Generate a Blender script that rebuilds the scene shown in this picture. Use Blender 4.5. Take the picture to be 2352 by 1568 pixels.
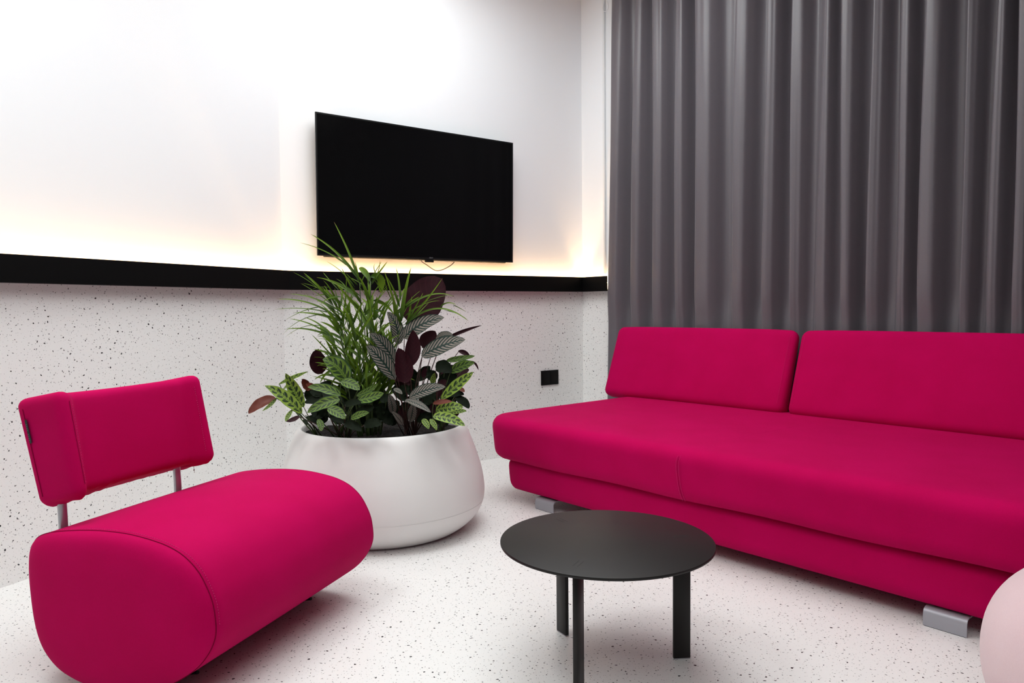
import bpy, bmesh, math, random
from mathutils import Vector, Matrix

# ------------------------------------------------------------------ camera, world, lights, exposure
for o in list(bpy.data.objects):
    bpy.data.objects.remove(o)
SC = bpy.context.scene
COL = SC.collection
F_PX, IMG_W, IMG_H, CAM_H = 1680.8, 2352.0, 1568.0, 1.08
PITCH, ROLL = 0.046543, -0.009916
_f = Vector((0, math.cos(PITCH), -math.sin(PITCH)))
_r0 = Vector((1, 0, 0)); _u0 = Vector((0, math.sin(PITCH), math.cos(PITCH)))
CR = math.cos(ROLL) * _r0 + math.sin(ROLL) * _u0
CU = -math.sin(ROLL) * _r0 + math.cos(ROLL) * _u0
CF = _f
cd = bpy.data.cameras.new('camera'); cam = bpy.data.objects.new('camera', cd); COL.objects.link(cam)
cd.sensor_width = 36.0; cd.lens = F_PX / IMG_W * 36.0; cd.clip_start = 0.05; cd.clip_end = 60
cam.matrix_world = Matrix(((CR.x, CU.x, -CF.x, 0), (CR.y, CU.y, -CF.y, 0), (CR.z, CU.z, -CF.z, CAM_H), (0, 0, 0, 1)))
SC.camera = cam

wd = bpy.data.worlds.new('world'); SC.world = wd; wd.use_nodes = True
wd.node_tree.nodes['Background'].inputs[0].default_value = (0.9, 0.94, 1, 1)
wd.node_tree.nodes['Background'].inputs[1].default_value = 0.3

def area(name, loc, size, power, col, rot=(0, 0, 0), size_y=None, spread=180):
    l = bpy.data.lights.new(name, 'AREA'); l.energy = power; l.color = col; l.size = size
    l.spread = math.radians(spread)
    if size_y: l.shape = 'RECTANGLE'; l.size_y = size_y
    o = bpy.data.objects.new(name, l); COL.objects.link(o); o.location = loc; o.rotation_euler = rot
    return o
area('ceiling_lamp', (0.0, 3.65, 3.42), 1.7, 42, (0.94, 0.995, 1.0))
area('ceiling_lamp', (-1.65, 2.0, 3.42), 1.0, 20, (0.93, 0.99, 1.0), spread=140)
area('ceiling_lamp', (0.2, 1.9, 3.42), 2.0, 17, (0.97, 1.0, 0.98), spread=150)
area('ceiling_lamp', (-0.1, -0.8, 3.42), 2.2, 42, (0.94, 1.0, 1.0))

VS = SC.view_settings
VS.view_transform = 'Standard'; VS.look = 'None'; VS.gamma = 1.0; VS.use_curve_mapping = False
VS.exposure = 0.37

# ------------------------------------------------------------------ helpers
def V(*a): return Vector(a)

def ray(px, py):
    return CR * ((px - IMG_W / 2) / F_PX) - CU * ((py - IMG_H / 2) / F_PX) + CF

def at(px, py, y):
    """point seen in direction (px, py) at distance y into the room"""
    d = ray(px, py); return Vector((0, 0, CAM_H)) + d * (y / d.y)

def new_obj(name, mesh, mat=None, parent=None, smooth=True):
    o = bpy.data.objects.new(name, mesh); COL.objects.link(o)
    if mat is not None:
        if isinstance(mat, (list, tuple)):
            for m in mat: mesh.materials.append(m)
        else: mesh.materials.append(mat)
    if smooth:
        for p in mesh.polygons: p.use_smooth = True
    if parent is not None: o.parent = parent
    return o

def mesh_from(name, verts, faces, mat=None, parent=None, smooth=True, uvs=None):
    me = bpy.data.meshes.new(name)
    me.from_pydata([tuple(v) for v in verts], [], faces)
    if uvs is not None:
        uv = me.uv_layers.new(name='UVMap')
        for p in me.polygons:
            for li in p.loop_indices:
                uv.data[li].uv = uvs[me.loops[li].vertex_index]
    me.update()
    return new_obj(name, me, mat, parent, smooth)

def tag(o, label=None, cat=None, group=None, kind=None):
    if label: o['label'] = label
    if cat: o['category'] = cat
    if group: o['group'] = group
    if kind: o['kind'] = kind
    return o

def empty(name, loc, rz=0):
    o = bpy.data.objects.new(name, None); COL.objects.link(o)
    o.location = loc; o.rotation_euler = (0, 0, rz); o.empty_display_size = 0.1
    return o

def finish(o, angle=40):
    """sharp edges above the angle, smooth elsewhere"""
    me = o.data
    bm = bmesh.new(); bm.from_mesh(me)
    bmesh.ops.recalc_face_normals(bm, faces=bm.faces)
    for e in bm.edges:
        if len(e.link_faces) == 2 and e.calc_face_angle(0) > math.radians(angle): e.smooth = False
    bm.to_mesh(me); bm.free()
    return o

def box(name, x0, x1, y0, y1, z0, z1, mat, parent=None, bevel=0.0, seg=3):
    bm = bmesh.new()
    bmesh.ops.create_cube(bm, size=1)
    for v in bm.verts:
        v.co = Vector((x0 + (x1 - x0) * (v.co.x + .5), y0 + (y1 - y0) * (v.co.y + .5), z0 + (z1 - z0) * (v.co.z + .5)))
    if bevel > 0:
        bmesh.ops.bevel(bm, geom=list(bm.edges), offset=bevel, segments=seg, profile=0.5, affect='EDGES')
    me = bpy.data.meshes.new(name); bm.to_mesh(me); bm.free()
    o = new_obj(name, me, mat, parent)
    return finish(o, 30 if bevel == 0 else 60)

def tube_pts(pts, rad, n=10):
    vs, fs = [], []
    N = len(pts)
    prev = None
    for i, p in enumerate(pts):
        t = (pts[min(i + 1, N - 1)] - pts[max(i - 1, 0)]).normalized()
        if prev is None:
            a = t.cross(Vector((0, 0, 1)))
            if a.length < 1e-3: a = t.cross(Vector((1, 0, 0)))
        else: a = prev - t * prev.dot(t)
        a.normalize(); prev = a; b = t.cross(a)
        r = rad[i] if isinstance(rad, (list, tuple)) else rad
        for k in range(n):
            an = 2 * math.pi * k / n
            vs.append(p + (a * math.cos(an) + b * math.sin(an)) * r)
    for i in range(N - 1):
        for k in range(n):
            fs.append((i * n + k, i * n + (k + 1) % n, (i + 1) * n + (k + 1) % n, (i + 1) * n + k))
    fs.append(tuple(range(n))[::-1]); fs.append(tuple((N - 1) * n + k for k in range(n)))
    return vs, fs

def tube(name, pts, rad, mat, parent=None, n=10):
    vs, fs = tube_pts(pts, rad, n)
    return finish(mesh_from(name, vs, fs, mat, parent))

def smooth_curve(pts, n, closed=False):
    """Catmull-Rom through 2D / 3D points, n samples per span"""
    out = []; N = len(pts)
    rng = range(N) if closed else range(N - 1)
    for i in rng:
        g = (lambda k: pts[k % N]) if closed else (lambda k: pts[max(0, min(N - 1, k))])
        p0, p1, p2, p3 = g(i - 1), g(i), g(i + 1), g(i + 2)
        for j in range(n):
            t = j / n
            out.append(tuple(0.5 * ((2 * b) + (-a + c) * t + (2 * a - 5 * b + 4 * c - d) * t * t + (-a + 3 * b - 3 * c + d) * t ** 3)
                             for a, b, c, d in zip(p0, p1, p2, p3)))
    if not closed: out.append(tuple(pts[-1]))
    return out

# ------------------------------------------------------------------ materials
def mat_new(name):
    m = bpy.data.materials.new(name); m.use_nodes = True
    nt = m.node_tree; b = nt.nodes['Principled BSDF']
    return m, nt, b

def simple(name, col, rough=0.5, metal=0.0, spec=0.5, sheen=0.0, coat=0.0):
    m, nt, b = mat_new(name)
    b.inputs['Base Color'].default_value = (*col, 1); b.inputs['Roughness'].default_value = rough
    b.inputs['Metallic'].default_value = metal; b.inputs['Specular IOR Level'].default_value = spec
    if sheen: b.inputs['Sheen Weight'].default_value = sheen
    if coat: b.inputs['Coat Weight'].default_value = coat
    return m

class NB:
    """small node builder"""
    def __init__(s, nt): s.nt = nt; s.N = nt.nodes; s.L = nt.links
    def node(s, t, **kw):
        n = s.N.new(t)
        for k, v in kw.items(): setattr(n, k, v)
        return n
    def plug(s, n, i, v):
        if isinstance(v, bpy.types.NodeSocket): s.L.new(v, n.inputs[i])
        elif v is not None: n.inputs[i].default_value = v
    def m(s, op, a, b=None, c=None, clamp=False):
        n = s.node('ShaderNodeMath', operation=op); n.use_clamp = clamp
        s.plug(n, 0, a); s.plug(n, 1, b); s.plug(n, 2, c)
        return n.outputs[0]
    def vm(s, op, a, b=None, out=0):
        n = s.node('ShaderNodeVectorMath', operation=op); s.plug(n, 0, a); s.plug(n, 1, b)
        return n.outputs[out]
    def mix(s, f, a, b):
        n = s.node('ShaderNodeMix', data_type='RGBA'); s.plug(n, 0, f)
        s.plug(n, 6, a); s.plug(n, 7, b); return n.outputs[2]
    def step(s, v, lo, hi):
        n = s.node('ShaderNodeMapRange', interpolation_type='SMOOTHSTEP'); s.plug(n, 0, v); s.plug(n, 1, lo); s.plug(n, 2, hi)
        return n.outputs[0]
    def sep(s, v):
        n = s.node('ShaderNodeSeparateXYZ'); s.plug(n, 0, v); return n.outputs
    def comb(s, x, y, z):
        n = s.node('ShaderNodeCombineXYZ'); s.plug(n, 0, x); s.plug(n, 1, y); s.plug(n, 2, z); return n.outputs[0]
    def noise(s, v, scale, detail=2, out=0, rough=.5):
        n = s.node('ShaderNodeTexNoise'); s.plug(n, 'Vector', v); n.inputs['Scale'].default_value = scale
        n.inputs['Detail'].default_value = detail; n.inputs['Roughness'].default_value = rough; return n.outputs[out]

def terrazzo(name, base, vertical, rough=0.35, seed=0.0):
    m, nt, b = mat_new(name); q = NB(nt)
    tc = q.node('ShaderNodeTexCoord').outputs['Object']
    X, Y, Z = q.sep(tc)
    p2 = q.comb(q.m('ADD', X, seed), Z if vertical else Y, 0.0)
    col = q.node('ShaderNodeRGB').outputs[0]; col.default_value = (*base, 1)
    # very soft mottling of the ground colour
    mt = q.noise(p2, 1.4, 2)
    col = q.mix(q.m('MULTIPLY', mt, 0.10), col, (base[0] * .90, base[1] * .86, base[2] * .88, 1))
    dn = q.vm('SUBTRACT', q.noise(p2, 150, 2, out=1), (0.5, 0.5, 0.5))
    def layer(scale, rmin, rmax, present, colr, strength, off, prev):
        sp = q.vm('ADD', p2, (off, off * 1.7, 0))
        vo = q.node('ShaderNodeTexVoronoi', voronoi_dimensions='2D', feature='F1')
        q.plug(vo, 'Vector', sp); vo.inputs['Scale'].default_value = scale; vo.inputs['Randomness'].default_value = 0.9
        d = q.vm('SUBTRACT', sp, vo.outputs['Position'])
        wn = q.node('ShaderNodeTexWhiteNoise', noise_dimensions='3D'); q.plug(wn, 'Vector', vo.outputs['Position'])
        r1, r2, r3 = q.sep(wn.outputs['Color'])
        wn2 = q.node('ShaderNodeTexWhiteNoise', noise_dimensions='3D'); q.plug(wn2, 'Vector', q.vm('ADD', vo.outputs['Position'], (3.7, 1.3, 2.1)))
        s1, s2, s3 = q.sep(wn2.outputs['Color'])
        d = q.vm('ADD', d, q.vm('MULTIPLY', dn, (rmax * 1.1, rmax * 1.1, 0)))
        vr = q.node('ShaderNodeVectorRotate', rotation_type='Z_AXIS'); q.plug(vr, 'Vector', d); q.plug(vr, 'Angle', q.m('MULTIPLY', r1, 6.283))
        dx, dy, _ = q.sep(vr.outputs[0])
        dy = q.m('MULTIPLY', dy, q.m('ADD', 1.0, q.m('MULTIPLY', r2, 1.7)))
        ax, ay = q.m('ABSOLUTE', dx), q.m('ABSOLUTE', dy)
        ln = q.m('MAXIMUM', q.m('MAXIMUM', ax, ay), q.m('MULTIPLY', q.m('ADD', ax, ay), 0.68))
        rad = q.m('ADD', rmin, q.m('MULTIPLY', q.m('POWER', s1, 2.2), rmax - rmin))
        mask = q.m('SUBTRACT', 1.0, q.step(q.m('DIVIDE', ln, rad), 0.88, 1.08))
        # chips come in loose clusters
        cl = q.noise(q.vm('ADD', p2, (off * 3, 0, 0)), 3.2, 1)
        keep = q.m('LESS_THAN', q.m('ADD', s2, q.m('MULTIPLY', q.m('SUBTRACT', 0.5, cl), 1.2)), present)
        mask = q.m('MULTIPLY', q.m('MULTIPLY', mask, keep), q.m('SUBTRACT', strength, q.m('MULTIPLY', s3, 0.22)))
        return q.mix(mask, prev, colr)
    col = layer(66, .0008, .0019, .85, (.16, .15, .15, 1), 0.85, 5.3, col)
    col = layer(44, .0012, .0032, .80, (.06, .056, .06, 1), 0.95, 1.1, col)
    col = layer(30, .0021, .0047, .60, (.012, .012, .014, 1), 1.15, 9.7, col)
    nt.links.new(col, b.inputs['Base Color'])
    b.inputs['Roughness'].default_value = rough
    b.inputs['Specular IOR Level'].default_value = 0.35
    return m

def paint(name, col, rough=0.7):
    m, nt, b = mat_new(name); q = NB(nt)
    tc = q.node('ShaderNodeTexCoord').outputs['Object']
    n = q.noise(tc, 90, 3)
    bp = q.node('ShaderNodeBump'); bp.inputs['Strength'].default_value = 0.05; bp.inputs['Distance'].default_value = .002
    nt.links.new(n, bp.inputs['Height']); nt.links.new(bp.outputs[0], b.inputs['Normal'])
    b.inputs['Base Color'].default_value = (*col, 1); b.inputs['Roughness'].default_value = rough
    b.inputs['Specular IOR Level'].default_value = 0.2
    return m

def fabric(name, col, col2, rough=0.85, sheen=0.25, scale=900, bump=.25, tint=(1, .4, .6), spec=.15):
    m, nt, b = mat_new(name); q = NB(nt)
    tc = q.node('ShaderNodeTexCoord').outputs['Object']
    n = q.noise(tc, scale, 3, rough=.7)
    n2 = q.noise(tc, 5, 2)
    f = q.m('ADD', q.m('MULTIPLY', n, .75), q.m('MULTIPLY', n2, .25))
    nt.links.new(q.mix(q.step(f, .35, .65), (*col, 1), (*col2, 1)), b.inputs['Base Color'])
    bp = q.node('ShaderNodeBump'); bp.inputs['Strength'].default_value = bump; bp.inputs['Distance'].default_value = .0015
    nt.links.new(n, bp.inputs['Height']); nt.links.new(bp.outputs[0], b.inputs['Normal'])
    b.inputs['Roughness'].default_value = rough; b.inputs['Specular IOR Level'].default_value = spec
    b.inputs['Sheen Weight'].default_value = sheen; b.inputs['Sheen Roughness'].default_value = .45
    b.inputs['Sheen Tint'].default_value = (*tint, 1)
    return m

M_TZW = terrazzo('speckled_wall', (.90, .90, .885), True, .5, 0.0)
M_TZF = terrazzo('speckled_floor', (.80, .79, .775), False, .32, 4.0)
M_WHITE = paint('white_paint', (.86, .875, .90))
M_CEIL = paint('ceiling_paint', (.85, .85, .85))
M_GREYW = paint('grey_paint', (.16, .16, .17))
M_BLACK = simple('black_lacquer', (.002, .002, .0022), .55, spec=.1)
M_MAG = fabric('magenta_wool', (.40, .0006, .062), (.48, .001, .085), sheen=.12, tint=(1, .06, .35), spec=.05)
M_MAGSEAM = simple('magenta_seam', (.20, .0008, .03), .9, spec=.05)
M_STITCH = simple('pink_stitch', (.56, .035, .17), .8, spec=.1)
M_PINK = fabric('pink_boucle', (.66, .46, .49), (.78, .59, .62), sheen=.5, scale=1300, bump=.5, tint=(1, .9, .9))
M_STEEL = simple('brushed_steel', (.42, .42, .45), .38, metal=.85)
M_FOOT = simple('grey_lacquered_metal', (.36, .36, .40), .4, metal=.25)
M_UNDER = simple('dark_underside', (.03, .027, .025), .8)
M_TABLE = simple('black_powder_coat', (.011, .0092, .0088), .46, spec=.28)
M_SLOT = simple('matt_black', (.004, .004, .004), .8)  # near-black for the tabletop joint lines and the sofa foot glides
M_POT = simple('white_polyethylene', (.80, .785, .775), .42, spec=.4)
M_POTSEAM = simple('planter_mould_line', (.60, .585, .575), .6)
M_SCREEN = simple('tv_screen_glass', (.0025, .0025, .0028), .12, spec=.25)
M_BEZEL = simple('tv_bezel', (.006, .0065, .007), .3, spec=.4)
M_TVSIDE = simple('tv_edge_metal', (.08, .085, .09), .35, metal=.6)
M_LOGO = simple('grey_logo_print', (.22, .22, .23), .5)
M_PLAST = simple('black_plastic', (.004, .004, .0045), .5, spec=.15)
M_PLASTG = simple('socket_recess_plastic', (.006, .0055, .0055), .55, spec=.15)
M_CORD = simple('brown_black_cord', (.02, .009, .006), .5)
M_TAG = simple('black_woven_tag', (.006, .008, .009), .8)
M_TAGTX = simple('grey_tag_thread', (.10, .11, .12), .8)
M_CHAIN = simple('clear_plastic_chain', (.75, .76, .78), .3)
M_TRIMW = paint('white_trim_lacquer', (.80, .81, .82))

def soil_mat():
    m, nt, b = mat_new('dark_soil'); q = NB(nt)
    tc = q.node('ShaderNodeTexCoord').outputs['Object']
    n = q.noise(tc, 60, 5)
    nt.links.new(q.mix(q.step(n, .4, .65), (.003, .002, .0015, 1), (.014, .007, .004, 1)), b.inputs['Base Color'])
    b.inputs['Roughness'].default_value = .95
    bp = q.node('ShaderNodeBump'); bp.inputs['Distance'].default_value = .02; nt.links.new(n, bp.inputs['Height']); nt.links.new(bp.outputs[0], b.inputs['Normal'])
    return m
M_SOIL = soil_mat()

def led_mat():
    m, nt, b = mat_new('warm_led'); nt.nodes.remove(b)
    e = nt.nodes.new('ShaderNodeEmission'); e.inputs[0].default_value = (1.0, .62, .30, 1); e.inputs[1].default_value = 80.0
    nt.links.new(e.outputs[0], nt.nodes['Material Output'].inputs[0]); return m
M_LED = led_mat()

def curtain_mat():
    m, nt, b = mat_new('grey_satin_curtain'); q = NB(nt)
    tc = q.node('ShaderNodeTexCoord').outputs['UV']
    w = q.noise(q.vm('MULTIPLY', tc, (260, 2600, 1)), 1, 2)
    nt.links.new(q.mix(w, (.105, .095, .108, 1), (.135, .122, .138, 1)), b.inputs['Base Color'])
    b.inputs['Roughness'].default_value = .38; b.inputs['Specular IOR Level'].default_value = .5
    b.inputs['Sheen Weight'].default_value = .25; b.inputs['Sheen Roughness'].default_value = .35
    return m
M_CURT = curtain_mat()

def leaf_mat(name, kind):
    """uv: x runs 0..1 across the blade (0.5 = midrib), y runs 0..1 base to tip"""
    m, nt, b = mat_new(name); q = NB(nt)
    uv = q.node('ShaderNodeTexCoord').outputs['UV']
    U, Vv, _ = q.sep(uv)
    s = q.m('SUBTRACT', q.m('MULTIPLY', U, 2.0), 1.0)           # -1..1
    a = q.m('ABSOLUTE', s)
    side = q.m('GREATER_THAN', s, 0.0)
    nz = q.noise(uv, 9, 2)
    under = (.035, .007, .012, 1)
    if kind == 'pinstripe':
        t = q.m('SUBTRACT', q.m('ADD', Vv, q.m('MULTIPLY', nz, .02)), q.m('MULTIPLY', q.m('POWER', a, 1.3), .24))
        ph = q.m('FRACT', q.m('ADD', q.m('MULTIPLY', t, 10.5), q.m('MULTIPLY', side, .5)))
        l1 = q.m('SUBTRACT', 1.0, q.step(q.m('ABSOLUTE', q.m('SUBTRACT', ph, .36)), .035, .095))
        l2 = q.m('SUBTRACT', 1.0, q.step(q.m('ABSOLUTE', q.m('SUBTRACT', ph, .64)), .035, .095))
        ln = q.m('MAXIMUM', l1, l2)
        ln = q.m('MULTIPLY', ln, q.m('MULTIPLY', q.step(a, .06, .16), q.m('SUBTRACT', 1.0, q.step(a, .82, .95))))
        base = q.mix(nz, (.005, .014, .011, 1), (.016, .038, .028, 1))
        col = q.mix(ln, base, (.42, .33, .29, 1))
    elif kind in ('rattlesnake', 'peacock'):
        n = 6.5 if kind == 'rattlesnake' else 6.0
        sl = .16 if kind == 'rattlesnake' else .30
        t = q.m('SUBTRACT', Vv, q.m('MULTIPLY', a, sl))
        x = q.m('ADD', q.m('MULTIPLY', t, n), q.m('MULTIPLY', side, .5))
        cell = q.m('SUBTRACT', q.m('FRACT', x), .5)
        idx = q.m('FLOOR', x)
        # big oval then small oval alternate
        odd = q.m('GREATER_THAN', q.m('FRACT', q.m('MULTIPLY', q.m('FLOOR', q.m('MULTIPLY', x, 2.0)), .5)), .25)
        e1 = q.m('SQRT', q.m('ADD', q.m('POWER', q.m('DIVIDE', q.m('ADD', cell, .10), .29), 2.0), q.m('POWER', q.m('DIVIDE', q.m('SUBTRACT', a, .43), .32), 2.0)))
        e2 = q.m('SQRT', q.m('ADD', q.m('POWER', q.m('DIVIDE', q.m('SUBTRACT', cell, .33), .13), 2.0), q.m('POWER', q.m('DIVIDE', q.m('SUBTRACT', a, .27), .17), 2.0)))
        ov = q.m('MAXIMUM', q.m('SUBTRACT', 1.0, q.step(e1, .85, 1.08)), q.m('SUBTRACT', 1.0, q.step(e2, .8, 1.1)))
        g1, g2 = ((.24, .33, .05, 1), (.15, .25, .03, 1)) if kind == 'rattlesnake' else ((.17, .255, .030, 1), (.075, .145, .014, 1))
        base = q.mix(nz, g1, g2)
        if kind == 'peacock':
            ph = q.m('FRACT', q.m('MULTIPLY', t, n * 4))
            fl = q.m('SUBTRACT', 1.0, q.step(q.m('ABSOLUTE', q.m('SUBTRACT', ph, .5)), .08, .2))
            base = q.mix(q.m('MULTIPLY', fl, .75), base, (.03, .07, .025, 1))
        edge = q.step(a, .80 if kind == 'peacock' else .93, .96 if kind == 'peacock' else 1.0)
        mid = q.m('SUBTRACT', 1.0, q.step(a, .02, .06))
        col = q.mix(ov, base, (.014, .030, .011, 1))
        col = q.mix(edge, col, (.022, .055, .022, 1))
        col = q.mix(q.m('MULTIPLY', mid, .8), col, (.03, .06, .02, 1))
    elif kind == 'purple':
        vein = q.m('SUBTRACT', 1.0, q.step(q.m('ABSOLUTE', q.m('SUBTRACT', q.m('FRACT', q.m('MULTIPLY', q.m('SUBTRACT', Vv, q.m('MULTIPLY', a, .25)), 9.0)), .5)), .02, .10))
        col = q.mix(nz, (.015, .0030, .005, 1), (.030, .0045, .009, 1))
        col = q.mix(q.m('MULTIPLY', vein, .25), col, (.06, .016, .02, 1))
        under = (.028, .006, .010, 1)
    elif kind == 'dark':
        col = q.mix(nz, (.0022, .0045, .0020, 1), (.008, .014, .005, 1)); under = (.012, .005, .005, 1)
    elif kind == 'brown':
        col = q.mix(nz, (.10, .022, .014, 1), (.16, .04, .025, 1)); under = (.14, .035, .022, 1)
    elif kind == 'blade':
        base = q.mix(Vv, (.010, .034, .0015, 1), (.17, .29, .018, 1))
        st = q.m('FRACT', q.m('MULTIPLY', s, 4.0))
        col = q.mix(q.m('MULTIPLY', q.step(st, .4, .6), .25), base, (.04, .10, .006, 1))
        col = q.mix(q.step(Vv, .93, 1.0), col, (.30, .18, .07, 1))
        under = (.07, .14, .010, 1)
    elif kind == 'lime':
        col = q.mix(nz, (.22, .40, .05, 1), (.30, .48, .09, 1)); under = (.24, .40, .08, 1)
    gm = q.node('ShaderNodeNewGeometry').outputs['Backfacing']
    col = q.mix(gm, col, under)
    nt.links.new(col, b.inputs['Base Color'])
    b.inputs['Roughness'].default_value = {'dark': .6, 'purple': .55}.get(kind, .45); b.inputs['Specular IOR Level'].default_value = {'dark': .08, 'purple': .12}.get(kind, .22)
    if kind in ('blade', 'lime'):
        tr = nt.nodes.new('ShaderNodeBsdfTranslucent'); nt.links.new(col, tr.inputs[0])
        mx = nt.nodes.new('ShaderNodeMixShader'); mx.inputs[0].default_value = .3
        nt.links.new(b.outputs[0], mx.inputs[1]); nt.links.new(tr.outputs[0], mx.inputs[2])
        nt.links.new(mx.outputs[0], nt.nodes['Material Output'].inputs[0])
    return m
LM = {k: leaf_mat(k + '_leaf', k) for k in ('pinstripe', 'rattlesnake', 'peacock', 'purple', 'dark', 'brown', 'blade', 'lime')}
M_STEM = simple('green_stem', (.05, .09, .02), .5)
M_STEMP = simple('reddish_stem', (.05, .02, .015), .5)

# ------------------------------------------------------------------ room shell
AT, DTV = 0.9272, 4.2366          # wall behind the television
AL, DLV = 0.4332, 3.0157          # left wall
AS = -0.7053                      # curtain wall / sofa direction
VW = 4.125                        # distance of the curtain wall
def dirn(a): return Vector((math.sin(a), math.cos(a), 0)), Vector((-math.cos(a), math.sin(a), 0))
DT, NT = dirn(AT); DL, NL = dirn(AL); DS, NSl = dirn(AS); NS = -NSl
def isect(p, d, p2, d2):
    det = d.x * (-d2.y) + d2.x * d.y
    r = p2 - p
    t = (r.x * (-d2.y) + d2.x * r.y) / det
    return p + d * t
C_LT = isect(NL * DLV, DL, NT * DTV, DT)
C_RT = isect(NT * DTV, DT, NS * VW, DS)
C_LB = C_LT - DL * 8.2
C_RB = C_RT - DS * 8.2
HC, ZR = 3.45, 1.25

def wall(name, A, B, inward, mats, split=True):
    """wall from A to B, local x along the wall, local y away from the room"""
    d = (B - A); L = d.length; d.normalize()
    rz = math.atan2(d.y, d.x)
    out = -1.0
    ly = Vector((-d.y, d.x, 0))
    sgn = -1.0 if ly.dot(inward) > 0 else 1.0
    zs = [0, ZR, HC] if split else [0, HC]
    vs, fs, mi = [], [], []
    t = .12 * sgn
    for z in zs:
        vs += [(0, 0, z), (L, 0, z), (L, t, z), (0, t, z)]
    for i in range(len(zs) - 1):
        a = i * 4; b2 = a + 4
        for k in range(4):
            fs.append((a + k, a + (k + 1) % 4, b2 + (k + 1) % 4, b2 + k)); mi.append(i if split else 0)
    fs.append((3, 2, 1, 0)); mi.append(0)
    n = (len(zs) - 1) * 4; fs.append((n, n + 1, n + 2, n + 3)); mi.append(1 if split else 0)
    o = mesh_from(name, vs, fs, mats, None, smooth=False)
    for p, k in zip(o.data.polygons, mi): p.material_index = k
    bm = bmesh.new(); bm.from_mesh(o.data); bmesh.ops.recalc_face_normals(bm, faces=bm.faces); bm.to_mesh(o.data); bm.free()
    o.location = A; o.rotation_euler = (0, 0, rz); o['kind'] = 'structure'
    return o
wall('wall_left', C_LB, C_LT, -NL, [M_TZW, M_WHITE])
wall('wall_back', C_LT, C_RT, -NT, [M_TZW, M_WHITE])
wall('wall_right', C_RT, C_RB, -NS, [M_TZW, M_WHITE])
wall('wall_front', C_RB, C_LB, Vector((0, 1, 0)), [M_GREYW], split=False)

def slab(name, z0, z1, mat):
    cs = [C_LB - DL * .3 + NL * .15, C_LT + NL * .1 + NT * .15, C_RT + NT * .12 + NS * .15, C_RB + NS * .15 - DS * .3]
    vs = [V(c.x, c.y, z0) for c in cs] + [V(c.x, c.y, z1) for c in cs]
    fs = [(0, 1, 2, 3), (7, 6, 5, 4)] + [(k, k + 4, (k + 1) % 4 + 4, (k + 1) % 4) for k in range(4)]
    o = mesh_from(name, vs, fs, mat, None, smooth=False)
    bm = bmesh.new(); bm.from_mesh(o.data); bmesh.ops.recalc_face_normals(bm, faces=bm.faces); bm.to_mesh(o.data); bm.free()
    o['kind'] = 'structure'; return o
slab('floor', -.1, 0, M_TZF); slab('ceiling', HC, HC + .1, M_CEIL)

# black light rail around the room: front board, bottom board, LED strip in the trough behind the board
RD, RZ0, RZ1 = 0.0595, 1.1957, 1.306
def rail(n, A, B, inward, m0, m1):
    """A to B along the wall face, m0/m1: how much shorter the room side is at each end (mitre)"""
    root = empty('trim_%d' % n, A); root['kind'] = 'structure'
    d = (B - A); L = d.length; d.normalize(); root.rotation_euler = (0, 0, math.atan2(d.y, d.x))
    ly = Vector((-d.y, d.x, 0)); s = 1.0 if ly.dot(inward) > 0 else -1.0
    def prism(name, y0, y1, z0, z1, mat):
        x = lambda y: (m0 * y / RD, L - m1 * y / RD)
        vs = []
        for y, z in ((y0, z0), (y1, z0), (y1, z1), (y0, z1)):
            a, b = x(y); vs += [V(a, s * y, z), V(b, s * y, z)]
        fs = [(0, 1, 3, 2), (2, 3, 5, 4), (4, 5, 7, 6), (6, 7, 1, 0), (0, 2, 4, 6), (1, 7, 5, 3)]
        return finish(mesh_from(name, vs, fs, mat, root, smooth=False), 20)
    prism('rail_board', RD - .014, RD, RZ0, RZ1, M_BLACK)
    prism('rail_base', .001, RD - .014, RZ0, RZ0 + .012, M_BLACK)
    prism('led_strip', .016, .030, RZ1 - .050, RZ1 - .046, M_LED)
    return root
ang1 = (math.pi - (AT - AL)) / 2          # obtuse corner
rail(1, C_LB, C_LT, -NL, 0.0, RD / math.tan(ang1))
ang2 = abs(AT - AS) / 2
rail(2, C_LT, C_RT, -NT, RD / math.tan(ang1), RD * math.tan(math.pi / 2 - ang2))
RB_END = C_RT - DS * (C_RT.dot(DS) - 3.690)
rail(3, C_RT, RB_END, -NS, RD * math.tan(math.pi / 2 - ang2), 0.0)

# slim white window reveal strip beside the curtain
def sofaP(u, v, z): return DS * u + NS * v + Vector((0, 0, z))
SOFA_RZ = math.atan2(-DS.y, -DS.x)     # local x runs along the sofa towards the camera side (right in the picture)
tr = empty('trim_4', sofaP(3.748, VW, 0), SOFA_RZ); tr['kind'] = 'structure'
box('reveal_strip', -.008, .008, -.020, -.001, RZ1 + .02, HC - .001, M_TRIMW, tr, .002)

# ------------------------------------------------------------------ television
def wallT(s, off, z): return DT * s + NT * (DTV - off) + Vector((0, 0, z))
TX0, TX1, TZ0, TZ1 = 1.6968, 3.1466, 1.3986, 2.2373
tv = empty('television', wallT((TX0 + TX1) / 2, 0.062, TZ0), math.atan2(DT.y, DT.x))
tv.rotation_euler = (math.radians(1.05), 0, math.atan2(DT.y, DT.x))
tag(tv, 'large black flat-screen television mounted on the white wall above the planter', 'television')
w2, th = (TX1 - TX0) / 2, TZ1 - TZ0
box('cabinet', -w2, w2, .0015, .012, 0, th, M_TVSIDE, tv, .001, 1)
box('back_housing', -w2 * .93, w2 * .93, .012, .042, -.006, th * .62, M_PLAST, tv, .006)
bz = .009
vs = [V(-w2, 0, 0), V(w2, 0, 0), V(w2, 0, th), V(-w2, 0, th), V(-w2 + bz, 0, bz * 1.4), V(w2 - bz, 0, bz * 1.4), V(w2 - bz, 0, th - bz), V(-w2 + bz, 0, th - bz)]
vs += [v + V(0, .0018, 0) for v in vs]
fs = []
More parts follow.
